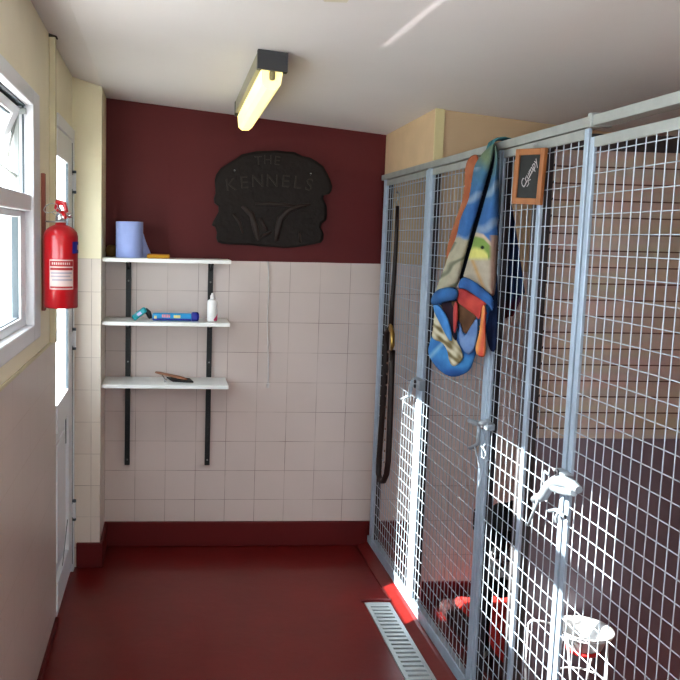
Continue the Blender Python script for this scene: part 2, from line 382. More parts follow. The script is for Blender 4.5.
# rotation carries the bottom edge outwards (towards -X)
test = Rm @ Vector((hx, 0, hz-.2))
if test.x > hx: Rm = Matrix.Translation((hx, 0, hz)) @ Matrix.Rotation(ang, 4, 'Y') @ Matrix.Translation((-hx, 0, -hz))
sz0 = tz1+.004
def sash(mb, y0, y1, z0, z1, x0, x1, bev=.003):
    t = MB(); t.box(x0, x1, y0, y1, z0, z1, bev); mb.poly([Rm @ v for v in t.v], t.f)
b = MB(); sy0, sy1 = gy0+.006, gy1-.008; sx0, sx1 = hx-.03, hx+.02
sash(b, sy1-.078, sy1, sz0, hz, sx0, sx1); sash(b, sy0, sy0+.05, sz0, hz, sx0, sx1); sash(b, sy0+.05, sy1-.05, sz0, sz0+.05, sx0, sx1); sash(b, sy0+.05, sy1-.05, hz-.028, hz, sx0, sx1)
sv = struct('window_sash', b, M_upvc, win)
b = MB(); sash(b, sy0+.045, sy1-.045, sz0+.045, hz-.024, hx-.008, hx-.003, 0); struct('window_pane', b, M_glass, sv)
b = MB()
for (y0, y1, z0, z1) in ((sy1-.056, sy1-.05, sz0+.05, hz-.028), (sy0+.056, sy1-.056, hz-.034, hz-.028)): sash(b, y0, y1, z0, z1, hx-.01, hx+.012, 0)
struct('window_gasket', b, M_gasket, sv)
# friction stay on the far jamb
ps = Rm @ Vector((hx, sy1-.004, sz0+.09))
b = MB(); b.box(W-.055, W-.04, gy1-.006, gy1-.001, tz1+.02, gz1-.01); b.tube([(W-.047, gy1-.008, tz1+.055), (ps.x, gy1-.012, ps.z)], .006, 6)
b.tube([(W-.047, gy1-.01, gz1-.03), ((W-.047+ps.x)/2+.01, gy1-.01, (tz1+.055+ps.z)/2+.03)], .005, 6)
b.box(W-.05, W-.015, gy1-.02, gy1-.004, gz1-.03, gz1-.012, .002)
struct('window_stay', b, M_galv_d, win)

# outside
b = MB(); b.box(-12, W-T, -6, 10, -.12, -.06); struct('ground_outside', b, M_ground)

# door --------------------------------------------------------------
b = MB(); X0, X1 = W-.065, W+.012
b.box(X0, X1, DY1-.045, DY1, 0, DZ1, .003); b.box(X0, W-.004, DY0, DY0+.012, 0, DZ1, .003); b.box(X0, X1, DY0+.012, DY1-.045, DZ1-.05, DZ1, .003); b.box(X0, W-.002, DY0+.012, DY1-.045, 0, .03, .003)
door = struct('door_1', b, M_upvc)
dy0, dy1 = DY0+.013, DY1-.048; gy0d, gy1d = DY0+.018, 3.67; gz0d, gz1d = .895, 1.87
b = MB(); x0, x1 = W-.048, W+.006
b.box(x0, x1, gy1d, dy1, .034, DZ1-.052, .003); b.box(x0, W-.003, dy0, gy0d, .034, DZ1-.052, .003)
b.box(x0, x1, gy0d, gy1d, gz1d, DZ1-.052, .003); b.box(x0, x1, gy0d, gy1d, .78, gz0d, .003); b.box(x0, x1, gy0d, gy1d, .034, .16, .003)
leaf = struct('door_leaf', b, M_upvc, door)
b = MB(); b.box(W-.03, W-.012, gy0d, gy1d, .16, .78); b.box(W-.02, W-.002, gy0d+.05, gy1d-.05, .22, .72, .006); struct('door_panel', b, M_upvc, door)
b = MB(); b.box(W-.012, W-.007, gy0d-.005, gy1d+.005, gz0d-.005, gz1d+.005); struct('door_glass', b, M_glass, door)
b = MB(); b.box(W-.007, W+.004, gy1d-.004, gy1d+.001, gz0d, gz1d); b.box(W+.004, W+.008, dy1-.001, dy1+.003, .04, DZ1-.06); b.box(W-.003, W+.0, 3.62, 3.63, .66, .8)
b.prism([(W+.0, 3.66, .30), (W+.0, 3.672, .30), (W+.0, 3.41, .10), (W+.0, 3.40, .10)], (.002, 0, 0))  # slanting dark line across the lower panel
struct('door_seal_lines', b, M_gasket, door)
for z in (1.80, 1.10, .30):
    b = MB(); b.lathe([(0, z-.045), (.008, z-.045), (.008, z+.045), (0, z+.045)], (W+.016, DY1-.046, 0), 10); b.box(W-.004, W+.012, DY1-.047-.012, DY1-.034, z-.03, z+.03, .002); h = struct('door_hinge', b, M_upvc, door)
    b = MB(); b.lathe([(0, z-.05), (.0084, z-.05), (.0084, z-.038), (0, z-.038)], (W+.016, DY1-.046, 0), 10); b.lathe([(0, z+.038), (.0084, z+.038), (.0084, z+.05), (0, z+.05)], (W+.016, DY1-.046, 0), 10); struct('hinge_pin', b, M_gasket, h)

# ------------------------------------------------------------------ the steel pen front
Xf = G-.006          # front face of the steel work
frame = thing('kennel_front_frame', 'galvanised steel posts and long top rail carrying the mesh gates of the dog pens', 'steel frame', (G, 2.7, .02))
NEAR = 1.36
b = MB(); b.box(Xf, Xf+.045, NEAR, D-.02, 1.865, 1.891, .002); b.build('top_rail', M_galv_d, frame)
b = MB(); b.box(Xf+.004, Xf+.04, NEAR, D-.02, .022, .058, .002); b.build('bottom_rail', M_galv, frame)
for (y0, y1) in ((4.036, 4.062), (3.334, 3.371), (2.622, 2.643), (NEAR-.03, NEAR)):
    b = MB(); b.box(Xf, Xf+.011, y0, y1, .03, 1.864, .002); po = b.build('post', M_galv, frame); b = MB(); b.box(Xf+.012, Xf+.044, y0+.001, y1-.001, .06, 1.862, .001); b.build('post_shade', M_bolt_shade, po)  # dark strip behind each post puts its side shade into colour
b = MB(); b.box(Xf-.006, Xf+.05, 2.046, 2.062, 1.862, 1.897, .002); b.build('rail_joint', M_galv_d, frame)
WR = .0015
def mesh_wires(mb, y0, y1, z0, z1, py=.04, pz=.0502, x=Xf+.005, phase=0.):
    n = max(1, round((y1-y0)/py))
    for i in range(1, n):
        y = y0+(y1-y0)*i/n; mb.tube([(x-WR, y, z0), (x-WR, y, z1)], WR, 5, cap=False)
    z = z1-.03
    while z > z0+.005:
        mb.tube([(x+WR, y0, z), (x+WR, y1, z)], WR, 5, cap=False); z -= pz
def panel(name, label, cat, y0, y1, z0, z1, bar=None, back=False, st=.021, topm=None):
    t = thing(name, label, cat, (G, (y0+y1)/2, z0))
    dp = .011
    b = MB(); b.box(Xf+.001, Xf+dp, y0, y0+st, z0, z1, .002); b.build('stile', M_galv, t)
    b = MB(); b.box(Xf+.001, Xf+dp, y1-st, y1, z0, z1, .002); b.build('stile', M_galv, t)
    b = MB(); b.box(Xf+.001, Xf+dp, y0+st, y1-st, z1-.026, z1, .002); b.build('top_bar', M_galv_d, t)
    b = MB(); b.box(Xf+.001, Xf+dp, y0+st, y1-st, z0, z0+.016, .002); b.build('bottom_bar', M_galv, t)
    if back: b = MB(); b.box(Xf+dp+.001, Xf+.042, y0+.001, y0+st, z0, z1, .001); b.build('stile_shade', M_bolt_shade, t)  # dark strip painted as the shaded side of the stile
    if bar: b = MB(); b.box(Xf+.001, Xf+.012, bar, bar+.022, z0+.016, z1-.026, .002); b.build('middle_bar', M_galv, t)
    b = MB(); mesh_wires(b, y0+st*.5, y1-st*.5, z0+.01, z1-.01); b.build('mesh', M_wire, t)
    return t
g1 = panel('kennel_gate', 'narrow galvanised mesh gate against the maroon wall, farthest of the pen gates', 'gate', 3.375, 4.032, .06, 1.86)
g2 = panel('kennel_gate', 'galvanised mesh gate between the dog lead and the hanging towel', 'gate', 2.646, 3.33, .06, 1.86)
g3 = panel('kennel_mesh_panel', 'galvanised mesh panel with a middle bar, carrying the small framed slate', 'mesh panel', 2.066, 2.618, .06, 1.862, bar=2.318)
g4 = panel('kennel_gate', 'nearest galvanised mesh gate at the right edge, in front of the boarded partition', 'gate', NEAR+.004, 2.056, .06, 1.838)
# latches: parts of the gate that carries them
def latch(gate, blk, lever, foot, pin, ring, r, off=.024):
    xq = Xf-off
    P = lambda pts, o=0: [at(x, y, X=xq-o) for x, y in pts]
    p0, p1 = at(blk[0], blk[1], X=xq), at(blk[2], blk[3], X=xq)
    b = MB(); b.box(xq-.004, Xf+.001, min(p0.y, p1.y), max(p0.y, p1.y), min(p0.z, p1.z), max(p0.z, p1.z), .004); la = b.build('latch', M_latch, gate)
    ym, hz_ = (p0.y+p1.y)/2, abs(p0.z-p1.z)
    for k in (.28, .74):
        b = MB(); b.lathe([(0, -.006), (.007, -.006), (.008, 0), (0, 0)], (xq-.004, ym, min(p0.z, p1.z)+hz_*k), 10, axis='X'); b.build('bolt_head', M_bolt_shade, la)
    b = MB(); b.tube(P(lever, .004), [r*v for v in ([.8]+[1.15]*(len(lever)-2)+[.8])], 8); b.build('lever', M_latch, la)
    b = MB(); b.tube(P(foot, .006), r*.8, 8); b.build('bolt', M_latch, la)
    b = MB(); b.tube(P(pin, .01), r*.36, 6); b.build('safety_pin', M_latch, la)
    b = MB(); b.tube(P(ring, .006), r*.3, 6); b.build('snap_ring', M_latch, la)
latch(g1, (413.5, 377, 419.5, 391), [(412.5, 380), (411.5, 386), (410, 392), (408.5, 396)], [(409, 396), (405.5, 397.5), (402, 399)], [(404, 398), (403, 407), (401.5, 417)], [(412, 380), (408, 380.5), (405, 381.5)], .008)
latch(g2, (481, 420, 487.5, 431), [(469, 420.5), (474, 422.5), (479, 424), (484, 422.5), (489, 421)], [(479, 424), (478.6, 434), (478.3, 443), (474, 446.5), (470, 448)], [(475, 447), (477, 456), (479.5, 468)], [(481, 446), (484, 449), (486, 454), (484.5, 459), (482, 457), (482, 450), (485, 444)], .0085)
latch(g4, (553.5, 467.5, 565, 478), [(579, 490), (573, 485.5), (566, 482), (556, 480.5), (549, 486), (543, 496), (534, 499.5)], [(553, 488), (562, 491), (574, 492.5)], [(539, 497), (534.5, 509), (528, 525.5)], [(549, 475), (545, 471), (543.8, 480), (545, 490)], .0125)
b = MB(); b.tube([at(x, y, X=Xf-.03) for x, y in ((549, 511), (555, 510), (561, 513), (565, 517), (559, 512), (556, 517), (556.5, 523))], .005, 6)
b.build('snap_hook', M_latch, [c for c in g4.children if c.name.startswith('latch')][0])

# ------------------------------------------------------------------ drain grating
dg_ = thing('drain_grate', 'pale slotted steel drain grate let into the red floor along the cage', 'drain', ((DR0+DR1)/2, 2.6, 0))
b = MB(); y0, y1 = 1.9, DRY-.004
b.box(DR0+.003, DR0+.02, y0, y1, -.012, .001, .001); b.box(DR1-.02, DR1-.003, y0, y1, -.012, .001, .001); b.box(DR0+.02, DR1-.02, y1-.022, y1, -.012, .001); b.box(DR0+.02, DR1-.02, y0, y0+.02, -.012, .001)
b.build('grate_frame', M_drain, dg_)
b = MB(); y = y0+.03
while y < y1-.03: b.box(DR0+.018, DR1-.018, y, y+.019, -.012, .0005); y += .0335
b.build('slats', M_drain, dg_)

# ------------------------------------------------------------------ ceiling things
lx0, lx1 = .288, .382; ly0, ly1 = 2.82, 3.80; lz = ceil_z(.35, 3.0)
lt = thing('batten_light', 'long ceiling batten light with dark end cap and lit yellow diffuser', 'ceiling light', (.346, 3.3, lz))
def zc(x, y): return ceil_z(x, y)
b = MB(); y0, y1 = ly0+.02, ly1
b.poly([(lx0, y0, zc(lx0, y0)), (lx1, y0, zc(lx1, y0)), (lx1, y1, zc(lx1, y1)), (lx0, y1, zc(lx0, y1)), (lx0, y0, zc(lx0, y0)-.05), (lx1, y0, zc(lx1, y0)-.05), (lx1, y1, zc(lx1, y1)-.05), (lx0, y1, zc(lx0, y1)-.05)],
       [(0, 1, 2, 3), (7, 6, 5, 4), (0, 4, 5, 1), (1, 5, 6, 2), (2, 6, 7, 3), (3, 7, 4, 0)])
b.build('housing', mat('grey beige housing', (160, 156, 140), .5), lt)
b = MB()
def endcap(mb, y0, y1, e):
    P = [(lx0-e, y0), (lx1+e, y0), (lx1+e, y1), (lx0-e, y1)]
    mb.poly([(x, y, zc(x, y)-.0005) for x, y in P]+[(x, y, zc(x, y)-.062) for x, y in P], [(0, 1, 2, 3), (7, 6, 5, 4)]+[(i, 4+i, 4+(i+1) % 4, (i+1) % 4) for i in range(4)])
endcap(b, ly0, ly0+.03, .003); b.build('end_cap', mat('dark grey end cap', (58, 58, 62), .5), lt)
b = MB(); endcap(b, ly1-.02, ly1+.004, .002); b.build('end_cap', mat('grey end cap', (80, 78, 74), .5), lt)
za, zb = zc(.35, ly0)-.06, zc(.35, ly1)-.06
b = MB()
def trap(y, z): return [(.299, y, z+.004), (.371, y, z-.003), (.365, y, z-.045), (.35, y, z-.058), (.319, y, z-.058), (.304, y, z-.045)]
A_, B_ = trap(ly0+.014, za), trap(ly1-.01, zb)
b.poly(A_+B_, [(i, (i+1) % 6, 6+(i+1) % 6, 6+i) for i in range(6)]+[tuple(range(6, 12))])
df = b.build('diffuser', M_diff, lt)
b = MB(); b.poly(trap(ly0+.0135, za), [tuple(range(6))]); b.build('diffuser_end', M_diff_end, df)
b = MB(); b.box(.326, .345, ly0+.006, ly0+.013, za-.032, za+.0, .006); b.build('tube_holder', M_tubedark, df)
jb = thing('ceiling_box', 'small beige plastic box fixed to the ceiling near the top edge', 'junction box', (.41, 2.13, ceil_z(.41, 2.13)))
z = ceil_z(.41, 2.13)
b = MB(); b.box(.375, .445, 2.0, 2.165, z-.022, z+.004, .006); b.build('body', mat('beige box plastic', (206, 200, 184), .4), jb)
b = MB(); b.box(.38, .44, 2.005, 2.16, z-.026, z-.0215, .002); b.build('cover', mat('beige cover plastic', (214, 208, 190), .4), jb)

# ------------------------------------------------------------------ plaque
pq = thing('kennels_plaque', 'dark rough-edged plaque with raised lettering THE KENNELS on the maroon wall', 'plaque', (.5, D, 1.76))
YP = D-.03
zz = [(75,200),(95,172),(130,150),(160,132),(190,110),(225,102),(260,95),(305,94),(350,92),(390,97),(430,100),(465,118),(500,125),(530,142),(560,165),(572,185),(580,200),(592,228),(600,255),(596,278),(586,290),(562,296),(560,312),(575,345),(577,380),(573,408),(552,425),(548,442),(562,472),(560,495),(550,510),(515,518),(480,525),(430,532),(380,535),(330,530),(280,528),(230,522),(180,520),(140,519),(100,515),(82,508),(75,490),(78,465),(70,440),(55,432),(62,412),(75,390),(86,370),(85,345),(66,330),(64,310),(72,285),(70,250),(68,225)]
P2 = [at(200+x/4.533, 130+y/4.533, Y=YP) for x, y in zz]
b = MB(); cen = sum(P2, Vector())/len(P2)
ring2 = [cen+(p-cen)*.955 for p in P2]; n = len(P2)
b.poly([Vector((p.x, D, p.z)) for p in P2]+[Vector((p.x, YP+.006, p.z)) for p in P2]+[Vector((p.x, YP, p.z)) for p in ring2],
       [(i, (i+1) % n, n+(i+1) % n, n+i) for i in range(n)]+[(n+i, n+(i+1) % n, 2*n+(i+1) % n, 2*n+i) for i in range(n)]+[tuple(range(2*n, 3*n))[::-1]])
b.build('board', M_plaque, pq)
b = MB()
def zpt(x, y, dy=0): p = at(200+x/4.533, 130+y/4.533, Y=YP); return Vector((p.x, YP+dy, p.z))
RX = Matrix.Rotation(PI/2, 4, 'X')
for word in ([('T', 265, 140, .062, 4), ('H', 308, 136, .062, 0), ('E', 350, 140, .062, -4)], [('K', 140, 250, .085, 8), ('E', 200, 240, .085, 6), ('N', 262, 233, .085, 3), ('N', 328, 232, .085, 0), ('E', 388, 234, .085, -3), ('L', 442, 240, .085, -6), ('S', 495, 250, .085, -8)]):
    b = MB()
    for ch, x, y, sz, a in word: text_mesh(ch, sz, .006, Matrix.Translation(zpt(x, y)) @ RX @ Matrix.Rotation(math.radians(a), 4, 'Z'), b, 1.0)
    b.build('lettering', M_plaque2, pq)
b = MB()
def ridge(pts, r): b.tube([zpt(x, y) for x, y in pts], r, 8, flat=(.6, Vector((0, 1, 0))))
ridge([(190, 345), (235, 385), (250, 440), (262, 500), (290, 478), (325, 462)], [.008, .014, .016, .012, .009, .006])
ridge([(345, 505), (350, 460), (365, 400), (400, 365), (450, 345), (500, 338)], [.01, .016, .017, .014, .01, .006])
ridge([(250, 335), (310, 332), (380, 338), (430, 345)], [.006, .01, .01, .006])
ridge([(455, 510), (452, 485), (450, 460)], [.007, .008, .004]); ridge([(270, 400), (295, 440), (305, 455)], [.006, .01, .005])
ridge([(150, 380), (180, 420), (195, 470)], [.006, .009, .005])
b.build('relief', M_plaque2, pq)
b = MB()
for x, y in ((157, 183), (503, 198)): b = MB(); b.lathe([(0, -.004), (.004, -.003), (.005, 0)], zpt(x, y), 10, axis='Y'); b.build('screw', M_chrome, pq)

# ------------------------------------------------------------------ shelves
for X, w in ((-.192, 'left'), (.21, 'right')):
    u = thing('shelf_upright', f'black slotted steel shelf upright on the tiled wall, {w} of the two', 'shelf upright', (X, D, .425))
    b = MB(); b.box(X-.0125, X-.0095, D-.016, D, .425, 1.455); b.box(X+.0095, X+.0125, D-.016, D, .425, 1.455); b.box(X-.0095, X+.0095, D-.006, D, .425, 1.455)
    b.box(X-.0095, X-.004, D-.016, D-.014, .425, 1.455); b.box(X+.004, X+.0095, D-.016, D-.014, .425, 1.455); b.box(X-.004, X+.004, D-.016, D-.014, .425, .44)
    z = .46
    while z < 1.45: b.box(X-.004, X+.004, D-.016, D-.014, z, z+.022); z += .034
    b.build('rail', M_black, u)
    for z in (.452, .95, 1.35): b = MB(); b.lathe([(0, -.019), (.004, -.0185), (.005, -.015)], (X, D, z), 8, axis='Y'); b.build('screw', M_galv_d, u)
SY0, SY1 = 3.885, D-.018
for zt, lab in ((1.466, 'white wall shelf holding the blue paper roll, topmost of three'), (1.172, 'middle white wall shelf with teal items and a white bottle'), (.876, 'lowest white wall shelf with a wooden brush lying on it')):
    s = thing('wall_shelf', lab, 'shelf', (0, 4.0, zt-.018), 'white shelves on black uprights')
    b = MB(); b.box(PX+.003, .293, SY0, SY1, zt-.018, zt, .002); b.build('board', M_shelf, s)
    for X in (-.192, .21):
        b = MB(); b.prism([(X-.004, SY1, zt-.0182), (X-.004, SY1, zt-.06), (X-.004, SY1-.03, zt-.05), (X-.004, SY0+.05, zt-.026), (X-.004, SY0+.05, zt-.0182)], (.008, 0, 0)); b.build('bracket', M_black, s)
ZS1, ZS2, ZS3 = 1.466, 1.172, .876
# top shelf
ro = thing('paper_roll', 'blue paper towel roll standing on the top shelf with loose tail', 'paper roll', (-.183, 3.985, ZS1))
c = (-.183, 3.985, ZS1); b = MB(); b.lathe([(.022, .001), (.063, .001), (.064, .004), (.064, .166), (.063, .169), (.024, .169), (.022, .165), (.022, .001)], c, 40); b.build('roll', M_blueroll, ro)
b = MB(); b.lathe([(.0205, .002), (.0222, .002), (.0222, .168), (.0205, .168), (.0205, .002)], c, 24); b.build('cardboard_core', M_card, ro)
b = MB(); n = 8
for j in range(n+1):
    v = j/n; zt = ZS1+.112*(1-v)+.002; w = .006+.05*v**1.2
    for i in range(5):
        u = i/4; b.v.append(Vector((-.183+.060+u*w, 4.005-.012*math.sin(u*3+v*2)+.01*v, zt-.01*u*v+.012*math.sin(u*5)*v*(1-v))))
for j in range(n):
    for i in range(4): b.f.append([j*5+i, j*5+i+1, (j+1)*5+i+1, (j+1)*5+i]); b.sm.append(True)
b.build('loose_sheet', M_blueroll, ro)
t = thing('sponge', 'flat yellow sponge beside the blue paper roll', 'sponge', (-.045, 4.0, ZS1))
b = MB(); b.box(-.1, .008, 3.97, 4.04, ZS1, ZS1+.016, .005); b.build('foam', M_yellow, t)
b = MB(); b.box(-.098, .006, 3.972, 4.038, ZS1+.016, ZS1+.02, .002); b.build('scouring_layer', mat('dull orange layer', (176, 120, 50), .9), t)
b = MB(); b.lathe([(0, 0), (.012, .001), (.022, .008), (.028, .02), (.03, .03), (.027, .042), (.018, .054), (.008, .058), (0, .0585)], (-.272, 4.06, ZS1), 24); tag(b.build('ball', M_ochre), 'dull ochre ball half hidden behind the blue paper roll', 'ball')
# middle shelf
t = thing('tube_pack', 'bright blue tube-shaped pack with navy cap lying on the middle shelf', 'tube', (.04, 3.97, ZS2))
b = MB(); b.box(-.072, .118, 3.955, 3.99, ZS2, ZS2+.036, .008); b.build('pack', M_cyan, t)
b = MB(); b.box(.112, .15, 3.951, 3.994, ZS2, ZS2+.042, .009); b.build('cap', M_navy, t)
b = MB(); b.box(-.068, .112, 3.9535, 3.956, ZS2+.003, ZS2+.012, .001); b.build('stripe', M_navy, t)
b = MB()
for i, x in enumerate((-.026, -.016, -.005, .005)): b.box(x, x+.008, 3.953, 3.9555, ZS2+.016, ZS2+.031, .001)
b.build('print', M_pinktext, t)
MP = mat('pale print', (225, 215, 150), .5); b = MB(); b.box(.03, .062, 3.953, 3.9555, ZS2+.014, ZS2+.028, .001); b.build('print', MP, t); b = MB(); b.box(-.062, -.05, 3.953, 3.9555, ZS2+.01, ZS2+.024, .001); b.build('print', MP, t)
t = thing('grooming_brush', 'teal plastic brush propped at the left of the middle shelf', 'brush', (-.13, 3.97, ZS2))
Rb = Matrix.Translation((-.128, 3.965, ZS2+.032)) @ Matrix.Rotation(math.radians(-38), 4, 'Y')
def rbox(mb, x0, x1, y0, y1, z0, z1, bev, R): q = MB(); q.box(x0, x1, y0, y1, z0, z1, bev); mb.poly([R @ v for v in q.v], q.f)
b = MB(); rbox(b, -.042, .034, -.02, .02, -.012, .016, .008, Rb); b.build('handle', M_teal, t)
b = MB(); rbox(b, -.014, .008, -.0215, -.019, -.004, .01, .001, Rb); b.build('badge', mat('lilac badge', (190, 180, 220), .5), t)
b = MB(); b.tube([(-.105, 3.965, ZS2+.05), (-.09, 3.97, ZS2+.036), (-.084, 3.97, ZS2+.02), (-.08, 3.97, ZS2+.009)], [.012, .013, .011, .008], 10); b.build('pad', M_black, t)
t = thing('spray_bottle', 'white plastic bottle with pink base label at the right end of the middle shelf', 'bottle', (.213, 3.97, ZS2))
c = (.213, 3.97, ZS2); b = MB(); b.lathe([(0, 0), (.022, .0), (.0245, .004), (.0245, .09), (.022, .1), (.012, .106), (0, .107)], c, 24); b.build('body', M_whitepl, t)
b = MB(); b.lathe([(0, .106), (.0115, .106), (.0115, .122), (.007, .126), (.006, .134), (0, .135)], c, 18); b.build('cap', M_whitepl, t)
b = MB()
for a0 in range(8):
    a, a2 = math.radians(-75+a0*14), math.radians(-75+(a0+1)*14); h1 = .012+.05*a0/8; h2 = .012+.05*(a0+1)/8
    R = .0249; b.poly([(c[0]+R*math.cos(a), c[1]+R*math.sin(a), ZS2+.004), (c[0]+R*math.cos(a2), c[1]+R*math.sin(a2), ZS2+.004), (c[0]+R*math.cos(a2), c[1]+R*math.sin(a2), ZS2+h2), (c[0]+R*math.cos(a), c[1]+R*math.sin(a), ZS2+h1)], [(0, 1, 2, 3)])
b.build('label', M_pink, t)
# bottom shelf
t = thing('slicker_brush', 'wooden slicker brush with dark pad lying on the lowest shelf', 'brush', (.03, 4.0, ZS3))
b = MB(); b.tube([(-.055, 4.05, ZS3+.034), (-.03, 4.045, ZS3+.03), (.01, 4.02, ZS3+.026), (.06, 3.985, ZS3+.02), (.1, 3.965, ZS3+.012)], [.009, .013, .012, .016, .012], 12, flat=(.5, Vector((0, 0, 1)))); b.build('handle', M_wood, t)
b = MB(); b.prism([(.0, 4.0, ZS3+.014), (.03, 3.955, ZS3+.004), (.128, 3.935, ZS3+.004), (.11, 3.985, ZS3+.012)], (0, 0, .006)); b.build('pad', M_black, t)
b = MB(); b.box(-.012, .004, 3.955, 3.975, ZS3, ZS3+.014, .003); b.tube([(-.02, 4.03, ZS3+.022), (-.004, 3.966, ZS3+.008)], .003, 6); b.build('ferrule', M_chrome, t)

# cable on the far wall
pts = []
for i in range(25):
    v = i/24; z = 1.456-.62*v; pts.append((.492+.018*v+.006*math.sin(v*9)*(1-v), D-.006-.004*math.sin(v*6)**2, z))
t = thing('wall_cable', 'thin white cable hanging down the far tiled wall', 'cable', (.5, D, 1.15))
b = MB(); b.tube(pts, .0028, 6); b.build('flex', M_dirtwhite, t)
b = MB(); b.box(.504, .516, D-.016, D, .824, .846, .002); b.build('clip', M_dirtwhite, t)

# ------------------------------------------------------------------ extinguisher
ex = Vector((W+.085, 2.775, 0)); EZ = 1.331
t = thing('fire_extinguisher', 'red fire extinguisher hung on the cream wall by the window', 'fire extinguisher', (ex.x, ex.y, EZ))
R = .0555; c = (ex.x, ex.y, EZ)
b = MB(); b.lathe([(0, .004), (.048, .004), (.05, 0), (R-.002, 0), (R, .004), (R, .232), (.052, .246), (.042, .258), (.028, .266), (.018, .27), (.0165, .282), (0, .282)], c, 40); body = b.build('cylinder', M_red, t)
b = MB(); b.lathe([(0, .282), (.017, .282), (.017, .296), (.013, .3), (.012, .315), (0, .316)], c, 16); b.lathe([(0, 0), (.008, 0), (.009, .02), (.006, .026), (0, .026)], (ex.x+.012, ex.y-.008, EZ+.3), 12, axis='X'); b.build('valve', M_chrome, t)
b = MB(); h0 = Vector((ex.x, ex.y, EZ))
b.tube([h0+Vector((-.004, 0, .313)), h0+Vector((-.012, -.004, .325)), h0+Vector((-.008, -.012, .342)), h0+Vector((.016, -.03, .336)), h0+Vector((.024, -.04, .31))], [.008, .009, .009, .008, .006], 8)
b.tube([h0+Vector((-.004, 0, .31)), h0+Vector((.012, -.02, .306)), h0+Vector((.02, -.036, .292))], [.007, .007, .005], 8)
b.build('handle', M_red, t)
b = MB(); cc = h0+Vector((-.03, -.014, .322)); b.tube([cc+Vector((.022*math.cos(a), -.004*math.sin(a), .014*math.sin(a)+.006*math.cos(a))) for a in [2*PI*i/18 for i in range(19)]], .0016, 5)
b.tube([cc+Vector((.02, 0, .004)), h0+Vector((.0, -.01, .316))], .0016, 5); b.tube([cc+Vector((.004, -.01, -.012)), h0+Vector((-.016, -.01, .3)), h0+Vector((-.002, -.012, .31))], .0016, 5)
b.build('pin_ring', M_galv_d, t)
b = MB(); b.lathe([(0, -.004), (.011, -.004), (.012, 0), (.012, .006), (0, .006)], h0+Vector((.014, -.02, .298)), 14, axis='Y'); b.build('gauge', M_chrome, t)
cam_a = math.atan2(-ex.y, -ex.x)     # side towards the room
def band(name, a0, a1, z0, z1, m, par, dr=.0006, n=14):
    b = MB()
    for i in range(n+1):
        a = math.radians(a0+(a1-a0)*i/n)
        for z in (z0, z1): b.v.append(Vector((ex.x+(R+dr)*math.cos(a), ex.y+(R+dr)*math.sin(a), EZ+z)))
    for i in range(n): b.f.append([2*i, 2*i+2, 2*i+3, 2*i+1]); b.sm.append(True)
    return b.build(name, m, par)
lb = band('label', -122, -38, .062, .158, M_label, body)
for z0, z1, m, a0, a1 in ((.136, .154, M_labelred, -120, -40), (.124, .132, M_labelred, -119, -41), (.112, .118, M_labelgrey, -117, -45), (.102, .107, M_labelgrey, -117, -50), (.09, .096, M_labelgrey, -112, -44), (.066, .072, M_labelred, -119, -41)):
    band('label_print', a0, a1, z0, z1, m, body, .0012)
for k in range(9): band('label_lettering', -112+k*7, -108+k*7, .142, .149, M_label, body, .0017, 3)
band('sticker', -42, 4, .178, .216, M_blue_st, body, .0012); band('sticker_print', -18, -4, .19, .206, M_label, body, .0018, 4)
band('side_label', -32, -10, .066, .15, M_labelred, body, .001)
b = MB(); b.box(W, W+.012, 2.925, 2.955, 1.305, 1.775, .002); br = b.build('wall_bracket', M_bracket, t)
b = MB(); b.tube([(W+.012, 2.94, EZ+.282), (W+.03, 2.88, EZ+.28), (ex.x-.02, ex.y+.012, EZ+.279)]+[h0+Vector((.0185*math.cos(a), .0185*math.sin(a), .279)) for a in [2.6+2*PI*i/16 for i in range(17)]], .003, 6); b.build('hook_arm', M_galv_d, br)

# ------------------------------------------------------------------ dog lead on the far gate
t = thing('dog_lead', 'dark leather dog lead with brass clip hanging on the farthest gate', 'dog lead', (G, 3.85, 1.75))
XL = Xf-.012
VD = Vector((.27, .96, 0)).normalized()
def gp(x, y, off=0): p = at(x, y, X=XL-off); return p
b = MB(); b.tube([gp(397.5, 206), gp(396.5, 235), gp(394.5, 270), gp(392, 305), gp(391, 328)], [.008, .0085, .0095, .011, .012], 8, flat=(.4, VD)); b.build('strap', M_leather, t)
b = MB(); b.tube([gp(390.5, 328), gp(387, 332), gp(386.3, 345), gp(385.3, 370), gp(383.5, 400), gp(381.2, 430), gp(379, 460), gp(378.6, 474), gp(380.5, 481), gp(383.6, 481), gp(386.5, 474), gp(388.3, 460), gp(389.6, 430), gp(390.6, 400), gp(391.6, 370), gp(392.3, 350)], .0135, 8, flat=(.4, VD)); b.build('loop', M_leather, t)
for i in range(11):
    b = MB(); y = 352+i*11; p = gp(388.2-.42*i*.9, y, .006); b.lathe([(0, -.005), (.005, -.004), (.006, 0)], p, 8, axis='X'); b.build('gap_dot', M_gapdot, t)  # pale dots stand in for the mesh seen between the strands
b = MB(); b.tube([gp(391, 326, .008), gp(392.4, 334, .01), gp(392.6, 345, .012), gp(391.4, 350, .01)], [.008, .011, .01, .006], 8); c0 = gp(390.5, 328, .01); b.tube([c0+Vector((0, .016*math.cos(a), .016*math.sin(a))) for a in [2*PI*i/14 for i in range(15)]], .004, 6); b.build('clip', M_brass, t)
b = MB(); b.tube([gp(397.5, 207), gp(396.2, 202), gp(398.5, 199), gp(399.5, 195), gp(398, 191), gp(396.5, 193)], .0035, 6); b.tube([gp(398, 199), at(398, 198, X=G+.01)], .003, 6); b.build('hook', M_galv_d, t)

